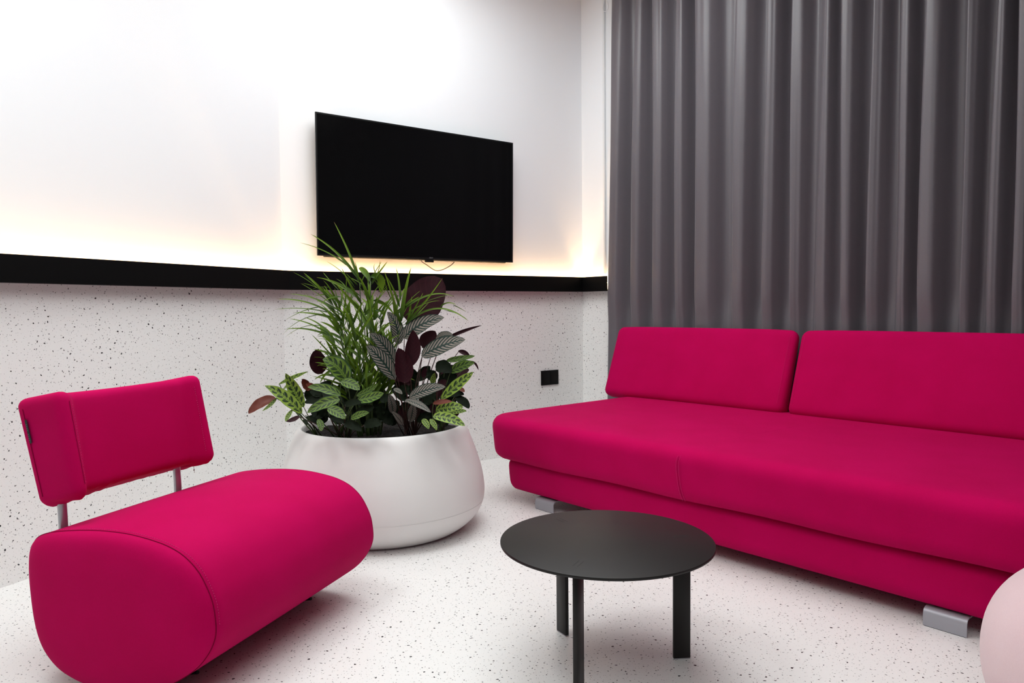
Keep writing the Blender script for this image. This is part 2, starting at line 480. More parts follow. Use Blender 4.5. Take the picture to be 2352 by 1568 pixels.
for k in range(4):
    k2 = (k + 1) % 4
    fs += [(k, k2, k2 + 4, k + 4), (k + 8, k + 12, k2 + 12, k2 + 8), (k, k + 8, k2 + 8, k2), (k + 4, k2 + 4, k2 + 12, k + 12)]
finish(mesh_from('bezel', vs, fs, M_BEZEL, tv, smooth=False), 20)
box('screen', -w2 + bz, w2 - bz, .0006, .0016, bz * 1.4, th - bz, M_SCREEN, tv)
box('sensor_tab', .015, .075, .001, .02, -.018, -.0005, M_PLAST, tv, .003)
# round emblem and two letters, as printed under the screen
LX = .045
def text_obj(body, size, loc, parent, mat, name, rot=(math.pi / 2, 0, 0), extr=.0003):
    c = bpy.data.curves.new(name, 'FONT'); c.body = body; c.size = size; c.extrude = extr; c.align_x = 'CENTER'; c.align_y = 'CENTER'
    t = bpy.data.objects.new(name, c); COL.objects.link(t)
    bpy.context.view_layer.update()
    dg = bpy.context.evaluated_depsgraph_get()
    me = bpy.data.meshes.new_from_object(t.evaluated_get(dg)); bpy.data.objects.remove(t)
    o = bpy.data.objects.new(name, me); COL.objects.link(o); me.materials.clear(); me.materials.append(mat)
    o.location = loc; o.rotation_euler = rot; o.parent = parent
    return o
vs, fs = [], []
for k in range(32):
    a = 2 * math.pi * k / 32
    vs.append(V(LX + .005 * math.cos(a), -.0004, .0115 + .005 * math.sin(a)))
for k in range(32):
    a = 2 * math.pi * k / 32
    vs.append(V(LX + .0039 * math.cos(a), -.0004, .0115 + .0039 * math.sin(a)))
for k in range(32): fs.append((k, (k + 1) % 32, 32 + (k + 1) % 32, 32 + k))
b0 = len(vs)
for (x0, x1, z0, z1) in ((-.0006, .0004, -.0022, .0022), (.0004, .0019, -.0022, -.0012), (.0014, .0039, -.0004, .0005), (-.0026, -.0016, .0006, .0017)):
    n0 = len(vs); vs += [V(LX + x0, -.0004, .0115 + z0), V(LX + x1, -.0004, .0115 + z0), V(LX + x1, -.0004, .0115 + z1), V(LX + x0, -.0004, .0115 + z1)]
    fs.append((n0, n0 + 1, n0 + 2, n0 + 3))
mesh_from('emblem', vs, fs, M_LOGO, tv, smooth=False)
text_obj('LG', .0115, (LX + .0145, -.0002, .0115), tv, M_LOGO, 'lettering')
# the cable that hangs below the set
pts = [V(*p) for p in smooth_curve([(-.012, .02, .012), (-.008, .02, -.012), (.03, .018, -.035), (.085, .018, -.066), (.12, .018, -.070), (.16, .018, -.060), (.215, .02, -.034), (.245, .02, -.010)], 8)]
tube('cable', pts, .0028, M_CORD, tv, 8)
box('wall_bracket', -.25, .25, .042, .0605, th * .3, th * .5, M_PLAST, tv)

# ------------------------------------------------------------------ wall socket
so = empty('wall_socket', wallT(3.527, 0, .549), math.atan2(DT.y, DT.x))
tag(so, 'black double wall socket on the speckled wall left of the sofa', 'wall socket')
box('cover_plate', -.084, .084, -.010, -.0005, -.055, .055, M_PLAST, so, .003)
for k in (-1, 1):
    c = k * .0385
    box('socket_insert', c - .034, c + .034, -.0108, -.009, -.043, .043, M_PLASTG, so, .002)

# ------------------------------------------------------------------ rounded boxes for upholstery
def soft_box(name, sx, sy, sz, r, mat, parent, fn=None, nseg=(24, 12, 6), loc=(0, 0, 0)):
    """box with rounded edges (radius r) on a fine grid; fn deforms local points (x,y,z in 0..size)"""
    bm = bmesh.new(); seen = {}
    def grid(n, s):
        a = [0, r * .3, r * .65, r]
        m = [r + (s - 2 * r) * i / n for i in range(1, n)]
        return a + m + [s - r, s - r * .65, s - r * .3, s]
    gx, gy, gz = grid(nseg[0], sx), grid(nseg[1], sy), grid(nseg[2], sz)
    def vert(x, y, z):
        k = (round(x, 6), round(y, 6), round(z, 6))
        if k in seen: return seen[k]
        c = Vector((min(max(x, r), sx - r), min(max(y, r), sy - r), min(max(z, r), sz - r)))
        d = Vector((x, y, z)) - c
        nn = sum(abs(q) > 1e-9 for q in d)
        if nn >= 2:
            # map the cube shell to a sphere shell
            e = d / r
            m = max(abs(e.x), abs(e.y), abs(e.z))
            d = e.normalized() * r * m
        p = c + d
        if fn: p = fn(p, sx, sy, sz)
        v = bm.verts.new(p + Vector(loc)); seen[k] = v; return v
    def face(A, B, f):
        for i in range(len(A) - 1):
            for j in range(len(B) - 1):
                vs = [vert(*f(A[i], B[j])), vert(*f(A[i + 1], B[j])), vert(*f(A[i + 1], B[j + 1])), vert(*f(A[i], B[j + 1]))]
                try: bm.faces.new(vs)
                except ValueError: pass
    face(gx, gy, lambda a, b: (a, b, 0)); face(gx, gy, lambda a, b: (a, b, sz))
    face(gx, gz, lambda a, b: (a, 0, b)); face(gx, gz, lambda a, b: (a, sy, b))
    face(gy, gz, lambda a, b: (0, a, b)); face(gy, gz, lambda a, b: (sx, a, b))
    bmesh.ops.recalc_face_normals(bm, faces=bm.faces)
    me = bpy.data.meshes.new(name); bm.to_mesh(me); bm.free()
    return new_obj(name, me, mat, parent)

# ------------------------------------------------------------------ sofa (local x to the right along the sofa, local y into depth, z up)
SU, SV = 3.315, 2.53                 # left end and front of the seat
sofa = empty('sofa', sofaP(SU, SV, 0), SOFA_RZ)
tag(sofa, 'long armless magenta sofa bed with two back cushions in front of the grey curtain', 'sofa')
SLEN, SDEP = 2.86, 1.42
def round_corner(p, sx, r):
    """round the two front corners in plan"""
    dx = (r - p.x) if p.x < r else (p.x - (sx - r) if p.x > sx - r else 0)
    dy = r - p.y
    if dx > 0 and dy > 0:
        f = max(dx, dy) / math.hypot(dx, dy)
        p.y = r - dy * f
        p.x = r - dx * f if p.x < r else sx - r + dx * f
    return p
def seatfn(p, sx, sy, sz):
    x, y, z = p
    fx, fy = x / sx, y / sy
    crown = .010 * (1 - (2 * fx - 1) ** 4) * (1 - (2 * fy - 1) ** 4)
    if z > sz * .5: z += crown
    # front face leans in a little towards its lower edge, left end too
    k = 1 - z / sz
    y += .022 * k * max(0, 1 - fy * 2.2)
    x += .035 * k * max(0, 1 - fx * 5)
    # slack lower edge
    z += max(0, 1 - z / sz / .5) * (.022 * fx * max(0, 1 - fy * 2) + .003 * math.sin(fx * 23))
    return round_corner(Vector((x, y, z)), sx, .20)
soft_box('seat', SLEN - .03, SDEP, .245, .062, M_MAG, sofa, seatfn, (40, 16, 6), (.03, 0, .228))
def basefn(p, sx, sy, sz):
    x, y, z = p
    k = 1 - z / sz
    return round_corner(Vector((x + .03 * k * k * max(0, 1 - x / sx * 6), y + .012 * k * k * max(0, 1 - y / sy * 4), z)), sx, .09)
soft_box('base', SLEN - .36, SDEP - .16, .19, .055, M_MAG, sofa, basefn, (30, 10, 4), (.165, .065, .062))
# seam across the middle of the seat: two rows of stitching either side of a fine groove
SEAMX = SU - 1.895
def seam_path(dx):
    pts = [(SEAMX + dx + .012, .030, .245), (SEAMX + dx + .004, .012, .30), (SEAMX + dx, .0, .38), (SEAMX + dx, .004, .425), (SEAMX + dx + .004, .03, .462), (SEAMX + dx + .02, .075, .4745), (SEAMX + dx + .05, .3, .4815), (SEAMX + dx + .08, .8, .483)]
    return [V(*p) for p in smooth_curve(pts, 10)]
tube('seam', seam_path(0)[:44], .0005, M_MAGSEAM, sofa, 6)
tube('seam', seam_path(0)[43:], .0005, M_MAG, sofa, 6)
def dashes(name, pts, step, rad, mat, parent, duty=.55):
    vs, fs = [], []
    acc = 0; seg = []
    L = [0]
    for a, b in zip(pts, pts[1:]): L.append(L[-1] + (b - a).length)
    def pos(s):
        for i in range(len(pts) - 1):
            if L[i + 1] >= s:
                t = (s - L[i]) / max(1e-9, L[i + 1] - L[i]); return pts[i].lerp(pts[i + 1], t)
        return pts[-1]
    s = 0
    while s + step < L[-1]:
        v, f = tube_pts([pos(s), pos(s + step * duty)], rad, 4)
        n = len(vs); vs += v; fs += [tuple(i + n for i in q) for q in f]; s += step
    o = mesh_from(name, vs, fs, mat, parent); return o
for dx in (-.007, .007):
    dashes('stitching', [p + V(0, -.0006, 0) for p in seam_path(dx)][:46], .006, .0009, M_STITCH, sofa)
# back cushions, leaning back
def back_cushion(x0, x1, name='back_cushion'):
    w = x1 - x0
    def fn(p, sx, sy, sz):
        x, y, z = p
        fz = z / sz; fx = x / sx
        puff = .012 * (1 - (2 * fx - 1) ** 4) * (1 - (2 * fz - 1) ** 2)
        if y < sy * .5: y -= puff
        # taper towards the top
        y *= (1.0 - .45 * fz)          # wedge: thinner towards the top
        z2 = z - .008 * (2 * fx - 1) ** 6 * (1 if fz > .8 else 0)
        return Vector((x, y, z2))
    o = soft_box(name, w, .115, .50, .045, M_MAG, sofa, fn, (26, 4, 10))
    o.location = (x0, 1.205, .480); o.rotation_euler = (-math.radians(CLEAN), 0, 0)
    # edge stitching down both sides of the front
    for sx in (.030, w - .030):
        pts = [V(sx, -.0035 - .003 * math.sin(math.pi * k / 30), .055 + .40 * k / 30) for k in range(31)]
        dashes('edge_stitching', pts, .008, .0006, M_STITCH, o)
    return o
CLEAN = 21
back_cushion(SU - 3.440, SU - 2.105); back_cushion(SU - 2.080, SU - .76)
# folded metal feet
def foot(x0, x1):
    t, w = .005, x1 - x0
    prof = [(0, 0), (0, .038)] + [(.022 - .022 * math.cos(a), .038 + .022 * math.sin(a)) for a in [math.pi / 2 * k / 6 for k in range(1, 7)]] + [(.09, .060)]
    prof2 = [(.09, .0555)] + [(.022 - .0175 * math.cos(a), .038 + .0175 * math.sin(a)) for a in [math.pi / 2 * k / 6 for k in range(6, 0, -1)]] + [(.0045, .038), (.0045, 0)]
    P = prof + prof2; n = len(P)
    vs = [V(x0, y, z + .0015) for y, z in P] + [V(x1, y, z + .0015) for y, z in P]
    fs = [(k, (k + 1) % n, n + (k + 1) % n, n + k) for k in range(n)]
    m = len(prof)
    for off in (0, n):
        for k in range(m - 1): fs.append((off + k, off + k + 1, off + n - 2 - k, off + n - 1 - k))
    o = finish(mesh_from('foot', vs, fs, M_FOOT, sofa), 35)
    box('glide', x0 + .004, x1 - .004, .0, .0045, 0, .0015, M_SLOT, o)
    for q in o.children: pass
    o.location = (0, .078, 0)
    return o
foot(SU - 2.884, SU - 2.744); foot(SU - .948, SU - .816)
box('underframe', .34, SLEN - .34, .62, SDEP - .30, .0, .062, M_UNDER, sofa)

# ------------------------------------------------------------------ curtain
random.seed(4)
# left edge of every fold crest, as the column it is seen in just above the cushions and near the top
crests = [(1396, 1404), (1448, 1459), (1500, 1499), (1551, 1554), (1597, 1595), (1678, 1690), (1751, 1764), (1810, 1820), (1868, 1886), (1928, 1934), (1990, 2005), (2052, 2070), (2106, 2122), (2201, 2228), (2262, 2290), (2321, 2342)]
VC = 4.04
def col_u(px, py):
    d = ray(px, py); t = (VC - .035) / d.dot(NS); return (d * t).dot(DS)
cu = [(col_u(a, 740), col_u(b, 100)) for a, b in crests]
u = cu[-1][0]
while u > -2.6:
    u -= random.uniform(.11, .19); cu.append((u, u + random.uniform(-.02, .02)))
FOLD = [(0, .55), (.05, .90), (.12, 1.0), (.27, 1.0), (.40, .88), (.50, .15), (.58, -.66), (.67, -.95), (.82, -1.0), (.91, -.72), (.97, -.05), (1.0, .55)]
def fold_w(t, sharp=1.0):
    for (a, x), (b, y) in zip(FOLD, FOLD[1:]):
        if t <= b:
            f = (t - a) / (b - a); f = f * f * (3 - 2 * f) * .5 + f * .5
            return x + (y - x) * f
    return .55
amp = [random.uniform(.8, 1.0) for _ in cu]
for k, v_ in ((8, .35), (11, .45), (14, .5)): amp[k] = v_          # broad folds with only a soft secondary bump
NZ, NP = 40, 22
rows, vs, fs, uvs = [], [], [], []
z_top = HC - .04
crow = sofaP(cu[0][0], VC, 0)
curM = Matrix.Translation(crow) @ Matrix.Rotation(SOFA_RZ, 4, 'Z')
curI = curM.inverted()
z_lo, z_hi = .93, 2.95
for j in range(NZ + 1):
    z = .015 + (z_top - .015) * j / NZ
    f = (z - z_lo) / (z_hi - z_lo)
    top = min(1, max(0, (z - 2.0) / (z_top - 2.0)))
    E_ = [a + (b - a) * min(1.3, max(-.4, f)) + (.006 * math.sin(2.3 * z + 3 * k)) for k, (a, b) in enumerate(cu)]
    acc = 0
    for k in range(len(cu) - 1):
        w_ = E_[k] - E_[k + 1]
        A_ = .066 * min(1, w_ / .085) * (1 - .18 * top) * (.66 + .34 * min(1, max(0, (z - .96) / .16)))
        for q_ in range(NP):
            t = q_ / NP
            a_ = amp[k] * (1 - t) + amp[k + 1] * t
            d = A_ * a_ * fold_w(t)
            uu = E_[k] - w_ * t + .010 * math.sin(2 * math.pi * t) * a_        # the crest leans over a little
            d += .0035 * math.sin(t * 6.3 * 2 + k * 1.7 + z * 1.3) * (1 if .3 < t < .8 else .2)
            d += .003 * top ** 2 * math.sin(uu * 2 * math.pi / .055 + k)
            p = sofaP(uu, VC - d, z)
            vs.append(curI @ p); uvs.append((uu / 3.0, z / 3.0))
W_ = (len(cu) - 1) * NP
for j in range(NZ):
    for i in range(W_ - 1):
        fs.append((j * W_ + i, j * W_ + i + 1, (j + 1) * W_ + i + 1, (j + 1) * W_ + i))
cur = mesh_from('curtain', vs, fs, M_CURT, None, True, uvs)
cur.matrix_world = curM
sm = cur.modifiers.new('cloth', 'SOLIDIFY'); sm.thickness = .002; sm.offset = 0
sm = cur.modifiers.new('smooth', 'SUBSURF'); sm.levels = 1; sm.render_levels = 1
tag(cur, 'floor-length dark grey pleated curtain hanging behind the magenta sofa', 'curtain')

track = box('curtain_track', -.02, 6.2, -.02, .02, HC - .034, HC - .0005, M_TRIMW, None, .002)
track.matrix_world = curM
tag(track, 'slim white ceiling track that carries the dark grey curtain', 'curtain track')

# blind pull chain hanging beside the curtain, only its bottom loop is in view
lp = at(1391, -40, 1.0); d = ray(1391, -40); t = (VW - .075) / d.dot(NS)
top = Vector((0, 0, CAM_H)) + d * t
lo = Vector((0, 0, CAM_H)) + ray(1391, 25) * ((VW - .075) / ray(1391, 25).dot(NS))
zt_, zl_ = min(HC - .002, top.z + .3), lo.z
pts = []
R_ = .026
c0 = lo + V(0, 0, R_)
for k in range(13): pts.append((-R_ * .55, zt_ - (zt_ - c0.z - R_ * 2.0) * k / 12))
for k in range(0, 21):
    a = math.pi * (150 + 240 * k / 20) / 180
    pts.append((R_ * math.cos(a) * 1.0, c0.z + R_ * math.sin(a) * 1.15))
for k in range(13): pts.append((R_ * .55, c0.z + R_ * 2.0 + (zt_ - c0.z - R_ * 2.0) * k / 12))
P3 = [V(c0.x, c0.y, 0) + (-DS) * a + V(0, 0, z) for a, z in pts]
ch = tube('pull_chain', P3, .0024, M_CHAIN, None, 8)
tag(ch, 'thin white plastic blind pull chain looping down left of the curtain top', 'pull chain')

# ------------------------------------------------------------------ coffee table
TC = V(.2785, 2.178, 0); TR, TH = .32, .379
tb = empty('coffee_table', TC, 0)
tag(tb, 'low round black coffee table on three flat legs in front of the sofa', 'coffee table')
def disc(name, r, z0, z1, mat, parent, n=128, bev=.0025):
    prof = [(0, z0), (r - bev, z0), (r - bev * .3, z0 + bev * .3), (r, z0 + bev), (r, z1 - bev), (r - bev * .3, z1 - bev * .3), (r - bev, z1), (0, z1)]
    return lathe(name, prof, mat, parent, n)
def lathe(name, prof, mat, parent=None, n=96, ang=35):
    vs, fs, rings = [], [], []
    for r, z in prof:
        if r < 1e-6: rings.append([len(vs)]); vs.append(V(0, 0, z))
        else:
            rings.append(list(range(len(vs), len(vs) + n)))
            vs += [V(r * math.cos(2 * math.pi * k / n), r * math.sin(2 * math.pi * k / n), z) for k in range(n)]
    for A, B in zip(rings, rings[1:]):
        for k in range(n):
            k2 = (k + 1) % n
            if len(A) == 1 and len(B) == 1: continue
            if len(A) == 1: fs.append((A[0], B[k2], B[k]))
            elif len(B) == 1: fs.append((A[k], A[k2], B[0]))
            else: fs.append((A[k], A[k2], B[k2], B[k]))
    return finish(mesh_from(name, vs, fs, mat, parent), ang)
top_ = disc('tabletop', TR, TH - .009, TH, M_TABLE, tb)
for ang in (5.0, 121.0, 243.5):
    a = math.radians(ang)
    lg = box('leg', -.026, .026, -.0065, .0065, .003, TH - .009, M_TABLE, tb, .0008, 1)
    lg.location = (.233 * math.cos(a), .233 * math.sin(a), 0); lg.rotation_euler = (0, 0, a)
    box('glide', -.0255, .0255, -.006, .006, 0, .003, M_STEEL, lg)
    # hairline joints where the leg tenon shows in the top
    for sy in (-.0072, .0062):
        j = box('joint_line', -.024, .024, sy, sy + .0017, TH - .0003, TH + .00015, M_SLOT, top_)
        j.location = lg.location; j.rotation_euler = lg.rotation_euler

# ------------------------------------------------------------------ planter
PC = V(-.645, 3.60, 0)
pl = empty('planter', PC, 0)
tag(pl, 'large round white planter pot standing in the room corner below the television', 'planter')
outer = [(0, 0.0), (.34, 0.0), (.372, .003), (.402, .018), (.440, .047), (.473, .085), (.492, .125), (.5005, .17), (.499, .22), (.489, .28), (.472, .34), (.452, .40), (.432, .452), (.418, .484), (.405, .503), (.395, .510), (.386, .507), (.381, .497), (.381, .45), (.381, .40), (0, .40)]
op = smooth_curve(outer[1:18], 4)
lathe('pot', [(0, 0)] + [(r, z) for r, z in op] + [(.381, .44), (.381, .42), (0, .42)], M_POT, pl, 128, 60)
lathe('mould_line', [(.4945, .1375), (.4962, .1385), (.4975, .1395), (.4955, .1405)], M_POTSEAM, pl, 128, 60)
vs, fs = [V(0, 0, .472)], []
random.seed(9)
nr, na = 14, 56
for i in range(1, nr + 1):
    for k in range(na):
        r = .3795 * i / nr; a = 2 * math.pi * k / na
        vs.append(V(r * math.cos(a), r * math.sin(a), .468 + random.uniform(-.007, .009)))
for k in range(na): fs.append((0, 1 + k, 1 + (k + 1) % na))
for i in range(nr - 1):
    for k in range(na):
        a = 1 + i * na; fs.append((a + k, a + na + k, a + na + (k + 1) % na, a + (k + 1) % na))
mesh_from('soil', vs, fs, M_SOIL, pl)

# ------------------------------------------------------------------ leaves
def bez(p0, p1, p2, t): return p0 * ((1 - t) ** 2) + p1 * (2 * t * (1 - t)) + p2 * (t * t)

def leaf_geo(P0, P2, width, bend=None, facing=None, shape='oval', cup=.15, ripple=.0, nl=18, nw=8, twist=0.0, seed=0):
    """blade from P0 to P2; bend = offset of the control point; facing = direction of the upper side"""
    rnd = random.Random(seed)
    mid = (P0 + P2) * .5 + (bend if bend is not None else V(0, 0, 0))
    view = (V(0, 0, CAM_H) - (P0 + P2) * .5).normalized()
    nrm = (facing if facing is not None else (view * .8 + V(0, 0, .5))).normalized()
    vs, uvs, fs = [], [], []
    ph = rnd.uniform(0, 6)
    for i in range(nl + 1):
        t = i / nl
        p = bez(P0, mid, P2, t)
        tg = (bez(P0, mid, P2, min(1, t + .02)) - bez(P0, mid, P2, max(0, t - .02))).normalized()
        n = (nrm - tg * nrm.dot(tg)).normalized()
        if twist:
            n = Matrix.Rotation(twist * (t - .5), 3, tg) @ n
        side = tg.cross(n).normalized()
        if shape == 'oval': w = (math.sin(math.pi * min(1, t ** .80)) ** .62) if 0 < t < 1 else 0
        elif shape == 'round': w = (math.sin(math.pi * t ** .95) ** .5) if 0 < t < 1 else 0
        elif shape == 'lance': w = (math.sin(math.pi * t ** .85) ** .75) if 0 < t < 1 else 0
        else: w = min(1, (t * 6 + .18)) * (1 - t) ** .55 if t < 1 else 0     # grass blade
        w = max(w, .015) * width * .5
        for k in range(nw + 1):
            s = 2 * k / nw - 1
            h = cup * w * (s * s) - cup * w * .3
            h += ripple * width * math.sin(t * 19 + ph + (2 if s > 0 else 0)) * s * s
            q = p + side * (s * w) + n * h
            vs.append(q); uvs.append((k / nw, t))
    W2 = nw + 1
    for i in range(nl):
        for k in range(nw):
            fs.append((i * W2 + k, i * W2 + k + 1, (i + 1) * W2 + k + 1, (i + 1) * W2 + k))
    return vs, fs, uvs

def add_leaf(parent, origin, b, t, w_px, depth, kind, bend=(0, 0), shape='oval', cup=.15, ripple=0.0, root=None, face=None, twist=0., tipd=0.0, seed=0, name='leaf'):
    """b, t: where the base and tip lie, w_px: width; all turned into metres at that depth. stem goes to root"""
    P0 = at(b[0], b[1], depth); P2 = at(t[0], t[1], depth + tipd)
    sc = depth / F_PX
    bd = CR * (bend[0] * sc) + CU * (bend[1] * sc)
    view = (V(0, 0, CAM_H) - P0).normalized()
    fc = None
    if face is not None: fc = view * face[0] + V(0, 0, 1) * face[1] + CR * face[2]
    vs, fs, uvs = leaf_geo(P0, P2, w_px * sc * 1.06, bd, fc, shape, cup, ripple, twist=twist, seed=seed)
    vs = [v - origin for v in vs]
    o = mesh_from(name, vs, fs, LM[kind], parent, True, uvs)
    if root is not None:
        R0 = root - origin; E0 = P0 - origin
        out = (P2 - P0).normalized()
        c = R0.lerp(E0, .6) + V(0, 0, .06) * 0 - out * .03
        pts = [bez(R0, c, E0 + out * .004, k / 10) for k in range(11)]
        tube('stem', pts, [.0035 - .0017 * k / 10 for k in range(11)], M_STEMP if kind in ('purple', 'pinstripe', 'dark') else M_STEM, o, 6)
    return o

ZS = .462
def plant(name, loc, label, cat='plant'):
    p = empty(name, loc, 0); tag(p, label, cat, None); return p

# --- pinstripe plant, right of centre
O = V(-.50, 3.52, ZS)
pp = plant('pinstripe_plant', O, 'prayer plant with white-striped dark leaves and purple undersides right of the palm')
pin = [((927, 777), (1021, 729), 41, 3.44, (-18, 14), .12), ((968, 818), (1069, 780), 41, 3.40, (-4, 12), .12), ((908, 872), (841, 794), 37, 3.34, (2, 16), .14),
       ((906, 832), (849, 766), 33, 3.42, (6, 16), .14), ((914, 792), (889, 716), 28, 3.50, (18, 10), .12), ((940, 913), (1023, 888), 32, 3.30, (-6, 10), .12),
       ((931, 918), (989, 947), 17, 3.26, (4, 8), .2), ((1001, 780), (1040, 772), 24, 3.52, (0, 10), .12), ((905, 892), (924, 905), 12, 3.27, (0, 3), .15),
       ((903, 950), (893, 905), 20, 3.36, (4, 0), .15), ((941, 968), (949, 925), 22, 3.36, (4, 0), .15), ((925, 975), (900, 945), 16, 3.33, (4, 0), .15)]
for i, (b, t, w, dpt, bd, cp) in enumerate(pin):
    add_leaf(pp, O, b, t, w, dpt, 'pinstripe', bd, 'oval', cp, .012, V(O.x + .02 * math.cos(i), O.y + .02 * math.sin(i * 2), ZS), tipd=(-.05 if i != 4 else .0), seed=i)
pur = [((941, 742), (1016, 640), 92, 3.66, (-10, 0), 'round', .1), ((942, 842), (948, 757), 34, 3.30, (8, 0), 'lance', .5), ((929, 880), (914, 799), 40, 3.29, (10, 0), 'oval', .5),
       ((972, 800), (1000, 760), 40, 3.56, (0, 0), 'oval', .3), ((1014, 784), (1107, 747), 9, 3.48, (-2, 4), 'lance', .8), ((1052, 806), (1080, 820), 12, 3.55, (2, 4), 'lance', .5),
       ((1082, 829), (1099, 850), 5, 3.55, (4, 6), 'lance', .5), ((972, 868), (977, 842), 12, 3.5, (0, 0), 'lance', .4)]
for i, (b, t, w, dpt, bd, sh, cp) in enumerate(pur):
    add_leaf(pp, O, b, t, w, dpt, 'purple', bd, sh, cp, .01, V(O.x + .02, O.y + .03, ZS), seed=20 + i)

# --- rattlesnake plant at the left rim
O = V(-.93, 3.50, ZS)
pr = plant('rattlesnake_plant', O, 'rattlesnake plant with spotted light green leaves spilling over the left planter rim')
rl = [((694, 950), (608, 885), 30, 3.30, (6, 12), 'rattlesnake'), ((698, 935), (656, 857), 29, 3.36, (-2, -2), 'rattlesnake'), ((640, 882), (708, 853), 11, 3.48, (0, 2), 'rattlesnake'),
      ((634, 914), (571, 950), 24, 3.30, (-10, 12), 'brown'), ((636, 913), (602, 944), 8, 3.29, (4, -2), 'rattlesnake'), ((672, 940), (656, 968), 10, 3.28, (-5, -4), 'rattlesnake'),
      ((688, 955), (657, 968), 11, 3.26, (0, -4), 'purple'), ((650, 893), (664, 884), 12, 3.42, (0, 0), 'rattlesnake'), ((712, 894), (694, 870), 20, 3.44, (-2, -2), 'brown')]
for i, (b, t, w, dpt, bd, k) in enumerate(rl):
    add_leaf(pr, O, b, t, w, dpt, k, bd, 'lance' if k == 'rattlesnake' else 'oval', .2, .03, V(O.x + .015 * math.cos(i * 2), O.y, ZS) if k != 'brown' else None, tipd=-.04, seed=i + 5)

# --- rattlesnake plant at the right rim
O = V(-.34, 3.50, ZS)
pq = plant('rattlesnake_plant', O, 'rattlesnake plant with spotted lime leaves hanging over the right planter rim')
rr = [((1012, 917), (1088, 854), 27, 3.36, (6, 8), 'rattlesnake', 'lance'), ((994, 955), (1068, 978), 26, 3.20, (2, 12), 'rattlesnake', 'oval'), ((1000, 942), (1064, 935), 28, 3.30, (0, 8), 'rattlesnake', 'oval'),
      ((970, 962), (985, 985), 14, 3.22, (2, 3), 'rattlesnake', 'oval'), ((987, 962), (1003, 988), 12, 3.20, (3, 3), 'rattlesnake', 'lance'), ((1033, 854), (1090, 833), 26, 3.46, (0, 6), 'peacock', 'oval'),
      ((1024, 828), (1091, 817), 15, 3.50, (0, -2), 'peacock', 'oval'), ((1046, 912), (1077, 938), 20, 3.42, (8, 4), 'dark', 'oval'), ((994, 926), (1038, 922), 13, 3.27, (0, 3), 'brown', 'oval'),
      ((992, 884), (998, 856), 12, 3.45, (0, 0), 'rattlesnake', 'lance'), ((1020, 905), (1066, 906), 22, 3.45, (0, 6), 'dark', 'oval'), ((1055, 890), (1067, 900), 10, 3.44, (0, 0), 'brown', 'oval'),
      ((1000, 842), (1037, 856), 34, 3.47, (0, 12), 'dark', 'oval'), ((1005, 880), (1050, 862), 34, 3.50, (0, 0), 'dark', 'oval'), ((1030, 948), (1072, 944), 14, 3.36, (0, 4), 'rattlesnake', 'oval')]
for i, (b, t, w, dpt, bd, k, sh) in enumerate(rr):
    add_leaf(pq, O, b, t, w, dpt, k, bd, sh, .18, .03, V(O.x + .015 * math.cos(i * 2), O.y, ZS), tipd=-.03, seed=i + 31)

# --- peacock plant at the front left
O = V(-.80, 3.44, ZS)
pk = plant('peacock_plant', O, 'peacock plant with feather-patterned green leaves at the front left of the planter')
kl = [((798, 876), (741, 825), 45, 3.34, (8, 18), 'peacock'), ((783, 876), (826, 896), 26, 3.26, (4, 8), 'peacock'), ((783, 908), (706, 889), 24, 3.22, (4, 12), 'peacock'),
      ((781, 917), (705, 948), 28, 3.18, (2, 12), 'peacock'), ((752, 937), (792, 962), 26, 3.14, (6, 6), 'peacock'), ((820, 919), (882, 903), 27, 3.24, (6, -2), 'peacock'),
      ((806, 961), (848, 948), 19, 3.14, (0, 5), 'peacock'), ((818, 908), (868, 880), 16, 3.30, (6, -6), 'peacock'), ((790, 972), (830, 990), 22, 3.15, (6, 6), 'dark'),
      ((836, 976), (876, 976), 26, 3.17, (4, 8), 'dark'), ((757, 955), (790, 972), 18, 3.18, (4, 4), 'dark'), ((730, 962), (737, 990), 15, 3.14, (6, 0), 'peacock'),
      ((698, 962), (706, 976), 9, 3.2, (0, 0), 'dark'), ((742, 915), (700, 925), 22, 3.34, (0, 4), 'dark'), ((765, 880), (722, 905), 26, 3.42, (0, 4), 'dark'),
      ((740, 858), (731, 801), 38, 3.46, (-10, 0), 'purple'), ((815, 955), (860, 935), 26, 3.24, (0, 4), 'dark'), ((836, 868), (855, 858), 10, 3.36, (0, 4), 'peacock'),
      ((728, 895), (702, 880), 16, 3.4, (0, 0), 'brown'), ((792, 930), (830, 925), 20, 3.2, (0, 6), 'dark'), ((740, 900), (790, 925), 24, 3.28, (0, 6), 'dark')]
for i, (b, t, w, dpt, bd, k) in enumerate(kl):
    add_leaf(pk, O, b, t, w, dpt, k, bd, 'oval', .22, .035, V(O.x + .03 * math.cos(i * 2), O.y + .02 * math.sin(i), ZS), tipd=-.03, seed=i + 61)
rn = random.Random(12)
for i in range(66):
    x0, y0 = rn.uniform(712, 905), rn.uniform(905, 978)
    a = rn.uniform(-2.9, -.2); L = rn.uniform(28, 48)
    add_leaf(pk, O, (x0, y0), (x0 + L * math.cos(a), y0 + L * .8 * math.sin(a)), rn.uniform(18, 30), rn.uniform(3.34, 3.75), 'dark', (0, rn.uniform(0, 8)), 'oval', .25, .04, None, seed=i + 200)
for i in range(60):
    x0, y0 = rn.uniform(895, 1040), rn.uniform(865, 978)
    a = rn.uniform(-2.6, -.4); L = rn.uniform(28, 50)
    add_leaf(pq, V(-.34, 3.50, ZS), (x0, y0), (x0 + L * math.cos(a), y0 + L * .8 * math.sin(a)), rn.uniform(18, 30), rn.uniform(3.42, 3.8), 'dark' if i % 4 else 'purple', (0, rn.uniform(0, 8)), 'oval', .25, .04, None, seed=i + 300)

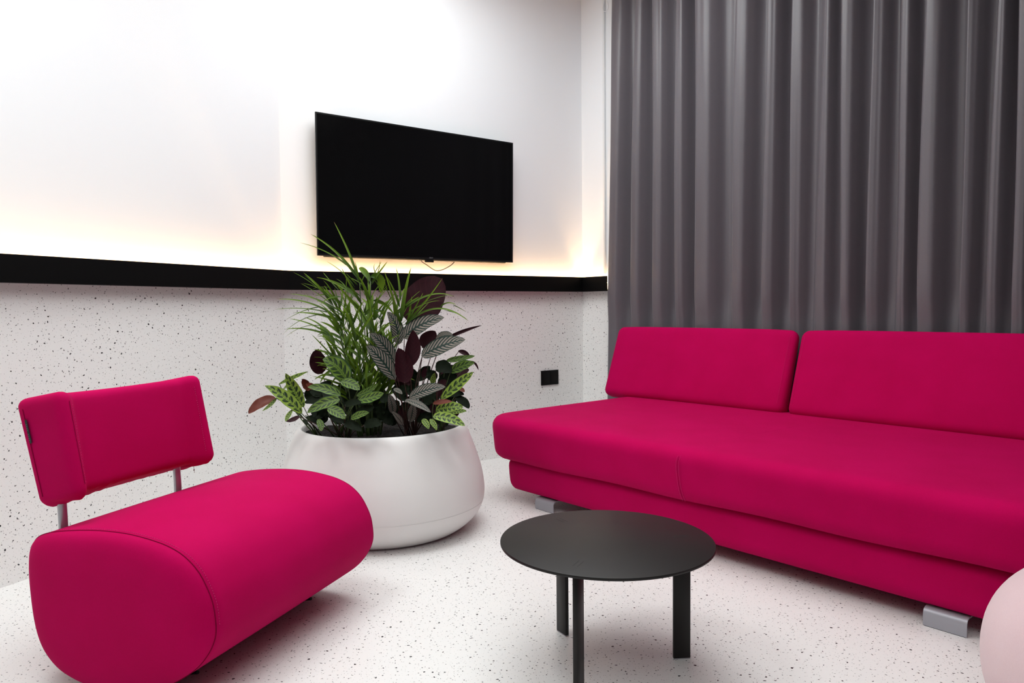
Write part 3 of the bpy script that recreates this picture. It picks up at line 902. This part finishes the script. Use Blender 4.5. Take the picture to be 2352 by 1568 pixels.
# --- palm in the middle
O = V(-.70, 3.56, ZS)
pa = plant('palm_plant', O, 'bushy green palm with long narrow blades rising from the middle of the planter')
fr = []
fr.append(((836, 960), (826, 650), [((826, 652), (767, 509), 10, (14, -10)), ((822, 640), (713, 537), 9, (14, 14)), ((812, 622), (688, 557), 6, (12, 16)), ((815, 660), (750, 600), 4, (8, 8)),
   ((832, 700), (784, 614), 8, (-4, 2)), ((830, 690), (742, 640), 7, (0, 10)), ((828, 680), (727, 637), 6, (0, 16)), ((835, 720), (770, 650), 10, (0, 0)), ((826, 665), (846, 620), 4, (-6, 4)), ((822, 655), (795, 628), 4, (-4, 4)), ((826, 648), (815, 600), 5, (0, 4))], 3.50))
fr.append(((815, 960), (765, 700), [((765, 700), (697, 626), 9, (6, 6)), ((760, 690), (673, 625), 3, (0, 14)), ((768, 705), (690, 650), 3, (2, 6)), ((775, 730), (634, 687), 9, (10, 26)), ((770, 722), (629, 711), 4, (0, 16)),
   ((775, 712), (663, 675), 7, (0, 18)), ((790, 740), (672, 718), 11, (0, 14)), ((784, 682), (736, 699), 9, (-4, 12)), ((785, 700), (740, 660), 8, (0, 0)), ((770, 715), (727, 690), 8, (0, 8)), ((775, 700), (715, 645), 6, (2, 2)), ((780, 715), (745, 655), 6, (0, 0))], 3.44))
fr.append(((806, 965), (757, 770), [((760, 772), (665, 732), 6, (4, 14)), ((765, 775), (654, 756), 6, (0, 18)), ((745, 750), (656, 773), 3, (0, 24)), ((757, 770), (698, 728), 6, (10, 10)), ((770, 790), (735, 745), 22, (-2, -2)),
   ((765, 815), (720, 802), 6, (0, 4)), ((775, 840), (710, 850), 5, (0, 18)), ((770, 850), (735, 880), 8, (-6, 14)), ((780, 860), (760, 885), 6, (0, 8)), ((775, 800), (738, 770), 7, (0, 4)), ((768, 865), (722, 872), 8, (0, 16))], 3.38))
fr.append(((856, 960), (851, 646), [((851, 648), (824, 616), 20, (-2, 18)), ((850, 636), (874, 674), 24, (20, 26)), ((852, 650), (890, 600), 8, (0, 0)), ((852, 655), (873, 597), 4, (10, 0)), ((852, 720), (850, 650), 15, (-6, 0)), ((860, 735), (866, 680), 16, (0, 0)),
   ((858, 690), (905, 722), 15, (4, 14)), ((850, 690), (829, 640), 6, (4, 0)), ((850, 760), (842, 690), 13, (0, 0)), ((848, 655), (838, 618), 5, (0, 0)), ((855, 705), (890, 660), 6, (0, 0)), ((838, 724), (866, 712), 13, (0, 16)), ((862, 712), (880, 735), 10, (16, 10))], 3.42))
fr.append(((885, 955), (921, 745), [((921, 748), (882, 620), 8, (4, -6)), ((918, 705), (888, 635), 10, (4, 4)), ((920, 690), (910, 615), 9, (4, 0)), ((922, 738), (944, 614), 15, (-6, 0)), ((930, 745), (1017, 638), 9, (2, -8)), ((906, 726), (1045, 682), 8, (10, 50)),
   ((936, 742), (1077, 738), 8, (0, 62)), ((938, 735), (972, 672), 5, (0, 0)), ((906, 722), (963, 681), 8, (0, 6)), ((1010, 705), (1048, 700), 5, (0, 14)), ((933, 760), (946, 680), 8, (2, 0)), ((1040, 700), (1072, 717), 4, (0, 2)), ((940, 745), (985, 695), 5, (0, 4)), ((925, 730), (1010, 690), 5, (0, 18))], 3.46))
rn = random.Random(3)
for j, (x0, x1, yt, dd, lean) in enumerate(((825, 795, 720, 3.62, -.3), (850, 835, 700, 3.66, -.1), (868, 875, 720, 3.60, .2), (835, 862, 760, 3.42, .1), (845, 812, 740, 3.38, -.2), (820, 780, 760, 3.40, -.5),
                                      (880, 905, 740, 3.58, .5), (830, 770, 690, 3.55, -.5), (850, 850, 690, 3.5, 0), (815, 775, 820, 3.46, -.5), (870, 890, 800, 3.5, .2), (845, 825, 850, 3.44, -.1))):
    bl = []
    for k in range(21):
        f = (k / 20) ** .8
        xb = x0 + (x1 - x0) * f + rn.uniform(-6, 6); yb = 935 - (935 - yt) * f + rn.uniform(-8, 8)
        a = -math.pi / 2 + lean * .7 + rn.uniform(-.85, .85); L = rn.uniform(45, 100)
        dr = rn.uniform(-4, 26) * abs(math.cos(a))
        bl.append(((xb, yb), (xb + L * math.cos(a), yb + L * .9 * math.sin(a) + dr), rn.choice((3, 5, 7, 9, 12)), (rn.uniform(-5, 5), rn.uniform(2, 16) + dr * .8)))
    fr.append(((x0, 962), (x1, yt), bl, dd))
curls = [((790, 700), (695, 650)), ((770, 690), (700, 632)), ((780, 668), (742, 625)), ((800, 680), (772, 640)), ((842, 660), (800, 636)), ((850, 640), (876, 600)), ((870, 640), (862, 605)), ((760, 660), (718, 664)), ((735, 705), (655, 735)), ((745, 720), (650, 768)),
         ((1020, 712), (1074, 735)), ((960, 700), (1030, 678)), ((900, 690), (885, 640)), ((930, 700), (965, 668)), ((880, 672), (858, 634))]
bl = [(b, t, rn.uniform(2.0, 3.4), (rn.uniform(-14, 14), rn.uniform(4, 18))) for b, t in curls]
fr.append(((858, 962), (850, 700), bl, 3.47))
for j, (rb, tp, bl, dd) in enumerate(fr):
    R0 = at(rb[0], rb[1], dd + .03); 
    R0 = V(R0.x * .6 + O.x * .4, R0.y * .5 + O.y * .5, ZS - .01)
    T0 = at(tp[0], tp[1], dd)
    vs, fs = tube_pts([bez(R0, R0.lerp(T0, .5) + V(0, 0, .03), T0, k / 12) - O for k in range(13)], [.0055 - .0035 * k / 12 for k in range(13)], 7)
    fro = mesh_from('frond', vs, fs, M_STEM, pa)
    # the narrow blades of this frond share one mesh below it
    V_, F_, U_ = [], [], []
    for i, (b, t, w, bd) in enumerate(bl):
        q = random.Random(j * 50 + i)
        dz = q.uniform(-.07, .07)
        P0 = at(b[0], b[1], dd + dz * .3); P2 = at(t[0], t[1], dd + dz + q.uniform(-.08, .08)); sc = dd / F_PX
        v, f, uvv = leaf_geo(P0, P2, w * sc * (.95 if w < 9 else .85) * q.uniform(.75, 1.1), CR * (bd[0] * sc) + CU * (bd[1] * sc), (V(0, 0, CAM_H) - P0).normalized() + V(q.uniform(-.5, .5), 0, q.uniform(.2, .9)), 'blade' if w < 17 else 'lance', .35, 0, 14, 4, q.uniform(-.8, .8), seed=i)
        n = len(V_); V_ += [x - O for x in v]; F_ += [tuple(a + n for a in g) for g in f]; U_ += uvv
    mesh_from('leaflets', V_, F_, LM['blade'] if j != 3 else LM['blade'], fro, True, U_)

# ------------------------------------------------------------------ lounge chair
# chair frame: s = towards the back, a = along the seat roll (away from the camera), z up
KCH = .95
AX = V(.326, .9454, 0).normalized(); SD = V(-.9454, .326, 0).normalized()
BORG = (AX * 1.617 + SD * 1.435)
def chp(s, a, z):
    """chair coordinates -> local coordinates of the chair root (scaled)"""
    p = (SD * s + AX * a) * KCH
    return V(p.x, p.y, .054 + z * KCH)
chair = empty('lounge_chair', BORG * KCH, 0)
tag(chair, 'magenta lounge chair with a thick rounded roll seat and low backrest at the left wall', 'lounge chair')
sp = [(.004, .200), (.012, .262), (.034, .312), (.062, .352), (.104, .386), (.154, .408), (.215, .422), (.305, .433), (.40, .434), (.489, .428), (.57, .418), (.632, .406), (.676, .386), (.697, .350), (.703, .29), (.699, .215),
      (.688, .135), (.668, .072), (.636, .026), (.585, -.012), (.52, -.034), (.44, -.046), (.36, -.046), (.28, -.034), (.20, -.006), (.13, .030), (.072, .072), (.032, .118), (.010, .160)]
prof_ = smooth_curve(sp, 4, True)
cs = (sum(p[0] for p in prof_) / len(prof_), sum(p[1] for p in prof_) / len(prof_))
n = len(prof_)
CL = .875
def ring(a, k, dome=0):
    """k: inset distance scale"""
    return [chp(cs[0] + (s - cs[0]) * k, a, cs[1] + (z - cs[1]) * k) for s, z in prof_]
stations = [(.004, .994), (.005, 1.0)] + [(.004 + (CL - .03) * k / 24, 1.0 + .004 * math.sin(math.pi * k / 24)) for k in range(1, 25)] + [(CL - .012, .999), (CL - .003, .994)]
vs, fs = [], []
for a, k in stations: vs += ring(a, k)
for i in range(len(stations) - 1):
    for k in range(n): fs.append((i * n + k, i * n + (k + 1) % n, (i + 1) * n + (k + 1) % n, (i + 1) * n + k))
finish(mesh_from('seat', vs, fs, M_MAG, chair), 70)
def cap(name, a0, sgn):
    vs, fs = [], []
    rings = [(.996, 0), (.99, .008), (.972, .019), (.935, .031), (.87, .041), (.76, .048), (.5, .052), (.25, .053)]
    for k, d in rings: vs += ring(a0 + sgn * d * .85, k)
    c = len(vs); vs.append(chp(cs[0], a0 + sgn * .053 * .85, cs[1]))
    for i in range(len(rings) - 1):
        for k in range(n): fs.append((i * n + k, i * n + (k + 1) % n, (i + 1) * n + (k + 1) % n, (i + 1) * n + k))
    m = (len(rings) - 1) * n
    for k in range(n): fs.append((m + k, m + (k + 1) % n, c))
    return finish(mesh_from(name, vs, fs, M_MAG, chair), 70)
cap('end_panel', .004, -1); cap('end_panel', CL - .003, 1)
rr_ = ring(.0035, .9985); tube('piping', rr_ + [rr_[0], rr_[1]], .0013, M_MAGSEAM, chair, 6)
rs_ = ring(.016, 1.0025)
dashes('stitching', rs_[:44], .0075, .0008, M_STITCH, chair)
# runners that carry the roll
for a in (.14, CL - .14):
    pts = [chp(s, a, z) for s, z in ((.20, -.030), (.30, -.050), (.44, -.0535), (.58, -.043))]
    tube('runner', [p + V(0, 0, .003) for p in pts], .006, M_PLAST, chair, 8)
# steel posts
for a in (.085, .565):
    pts = [chp(.664, a, .33), chp(.664, a, .42), chp(.667, a, .50), chp(.680, a, .60)]
    tube('post', pts, .0128, M_STEEL, chair, 20)
# backrest: wedge-like pad with a scooped front
bsec = [(.548, .506), (.616, .838), (.816, .802), (.722, .460)]     # front bottom, front top, back top, back bottom
A0, A1 = .045, .655
def bpt(fs_, fz, fa):
    """fs 0 front..1 back, fz 0 bottom..1 top, fa 0..1 along"""
    p = [(1 - fs_) * ((1 - fz) * bsec[0][i] + fz * bsec[1][i]) + fs_ * ((1 - fz) * bsec[3][i] + fz * bsec[2][i]) for i in (0, 1)]
    return p
random.seed(21)
def backfn(q, sx, sy, sz):
    fs_, fa, fz = q.x / sx, q.y / sy, q.z / sz
    s, z = bpt(fs_, fz, fa)
    rim = min(1, max(0, (fa - .045) / .09)) * min(1, max(0, (.965 - fa) / .10))
    rim = rim * rim * (3 - 2 * rim)
    scoop = .042 * rim * (.65 + .35 * math.sin(math.pi * fa)) * (1 - fs_) + .022 * rim * max(0.0, 1 - fz) ** 1.6 * (1 - fs_)
    s += scoop; z -= .25 * .042 * rim * (1 - fs_) * fz
    z -= .006 * math.sin(math.pi * fa) * fz
    low = max(0, 1 - fz / .10)
    if low > 0:
        g = max(max(0.0, 1 - fa / .36), max(0.0, (fa - .84) / .16)) ** .5 * .9 + .1
        z += low * g * (.0045 * math.sin(fa * 47 + 2 * math.sin(fa * 19)) + .003 * math.sin(fs_ * 9 + fa * 83)) + .004 * low * math.sin(math.pi * fa)
    return chp(s, A0 + (A1 - A0) * fa, z)
br = soft_box('backrest', .17, .59, .33, .029, M_MAG, chair, backfn, (8, 60, 14))
def front_line(fa, off=-.0018):
    pts = []
    for k in range(25):
        fz = .12 + .78 * k / 24
        q = V(0, fa * .59, fz * .33)
        p = backfn(q, .17, .59, .33); pts.append(p - SD * .0012)
    return pts
tube('seam', front_line(.052), .0007, M_MAGSEAM, br, 6)
dashes('stitching', front_line(.078), .008, .0006, M_STITCH, br)
dashes('stitching', front_line(.93), .008, .0008, M_STITCH, br)
# cap seam near the back edge of the near end, with the small woven tag
sl = []
for k in range(25):
    fz = .10 + .80 * k / 24
    sl.append(backfn(V(.17 * .80, 0, fz * .33), .17, .59, .33) - AX * .001)
tube('seam', sl, .0010, M_MAGSEAM, br, 6)
pA = backfn(V(.17 * .80, 0, .80 * .33), .17, .59, .33); pB = backfn(V(.17 * .80, 0, .585 * .33), .17, .59, .33)
up = (pA - pB); Lt = up.length; up.normalize(); sx_ = (SD * -1 - up * (SD * -1).dot(up)).normalized(); nn = up.cross(sx_).normalized()
if nn.dot(-AX) < 0: nn = -nn
tw = .012
q0 = [pB, pB + sx_ * tw + nn * .003, pA + sx_ * tw + nn * .003, pA]
vs = [p + nn * .003 for p in q0] + [p + nn * .0015 for p in q0]
tg_ = finish(mesh_from('fabric_tag', vs, [(0, 1, 2, 3), (7, 6, 5, 4), (0, 4, 5, 1), (1, 5, 6, 2), (2, 6, 7, 3), (3, 7, 4, 0)], M_TAG, br, smooth=False), 20)

# worn-away grey thread on the tag
vs, fs = [], []
for k in range(9):
    if k == 4: continue
    t0 = .14 + k * .082
    for side in (.38, .56):
        c = pB.lerp(pA, t0) + sx_ * tw * side + nn * .0052
        n_ = len(vs); h_ = Lt * .022; g_ = tw * .07
        vs += [c - up * h_ - sx_ * g_, c + up * h_ - sx_ * g_, c + up * h_ + sx_ * g_, c - up * h_ + sx_ * g_]; fs.append((n_, n_ + 1, n_ + 2, n_ + 3))
mesh_from('woven_thread', vs, fs, M_TAGTX, tg_, smooth=False)
# one loose thread under the far end
pT = backfn(V(.10, .57, 0), .17, .59, .33)
tube('loose_thread', [pT, pT + V(.001, 0, -.012), pT + V(.003, 0, -.024)], .0006, M_MAGSEAM, br, 5)

# ------------------------------------------------------------------ pink pouf at the right edge
pf = empty('pouf', V(1.362, 1.60, 0), 0)
tag(pf, 'pale pink fleecy round pouf cut off by the lower right corner', 'pouf')
def superell(name, rx, rz, e, mat, parent, nu=72, nv=40):
    vs, fs = [], []
    rn = random.Random(5)
    for j in range(nv + 1):
        th_ = -math.pi / 2 + math.pi * j / nv
        c, s = math.cos(th_), math.sin(th_)
        r = rx * abs(c) ** e; z = rz + rz * (abs(s) ** e) * (1 if s > 0 else -1)
        for i in range(nu):
            a = 2 * math.pi * i / nu
            k = 1 + .004 * math.sin(a * 5 + z * 9)
            vs.append(V(r * k * math.cos(a), r * k * math.sin(a), z))
    for j in range(nv):
        for i in range(nu):
            fs.append((j * nu + i, j * nu + (i + 1) % nu, (j + 1) * nu + (i + 1) % nu, (j + 1) * nu + i))
    o = mesh_from(name, vs, fs, mat, parent)
    bm = bmesh.new(); bm.from_mesh(o.data); bmesh.ops.remove_doubles(bm, verts=bm.verts, dist=1e-5); bmesh.ops.recalc_face_normals(bm, faces=bm.faces); bm.to_mesh(o.data); bm.free()
    return o
pb = superell('cover', .272, .25, .92, M_PINK, pf)
M_PSEAM = simple('pink_seam', (.50, .30, .32), .9, spec=.05)
for an in (math.radians(196), math.radians(76), math.radians(316)):
    pts = []
    for k in range(31):
        th_ = math.radians(-70 + 150 * k / 30); c, s_ = math.cos(th_), math.sin(th_)
        r = .272 * c ** .92 * (1 + .004 * math.sin(an * 5 + (.25 + .25 * abs(s_) ** .92 * (1 if s_ > 0 else -1)) * 9)) - .0004
        pts.append(V(r * math.cos(an), r * math.sin(an), .25 + .25 * abs(s_) ** .92 * (1 if s_ > 0 else -1)))
    tube('seam', pts, .0011, M_PSEAM, pb, 6)
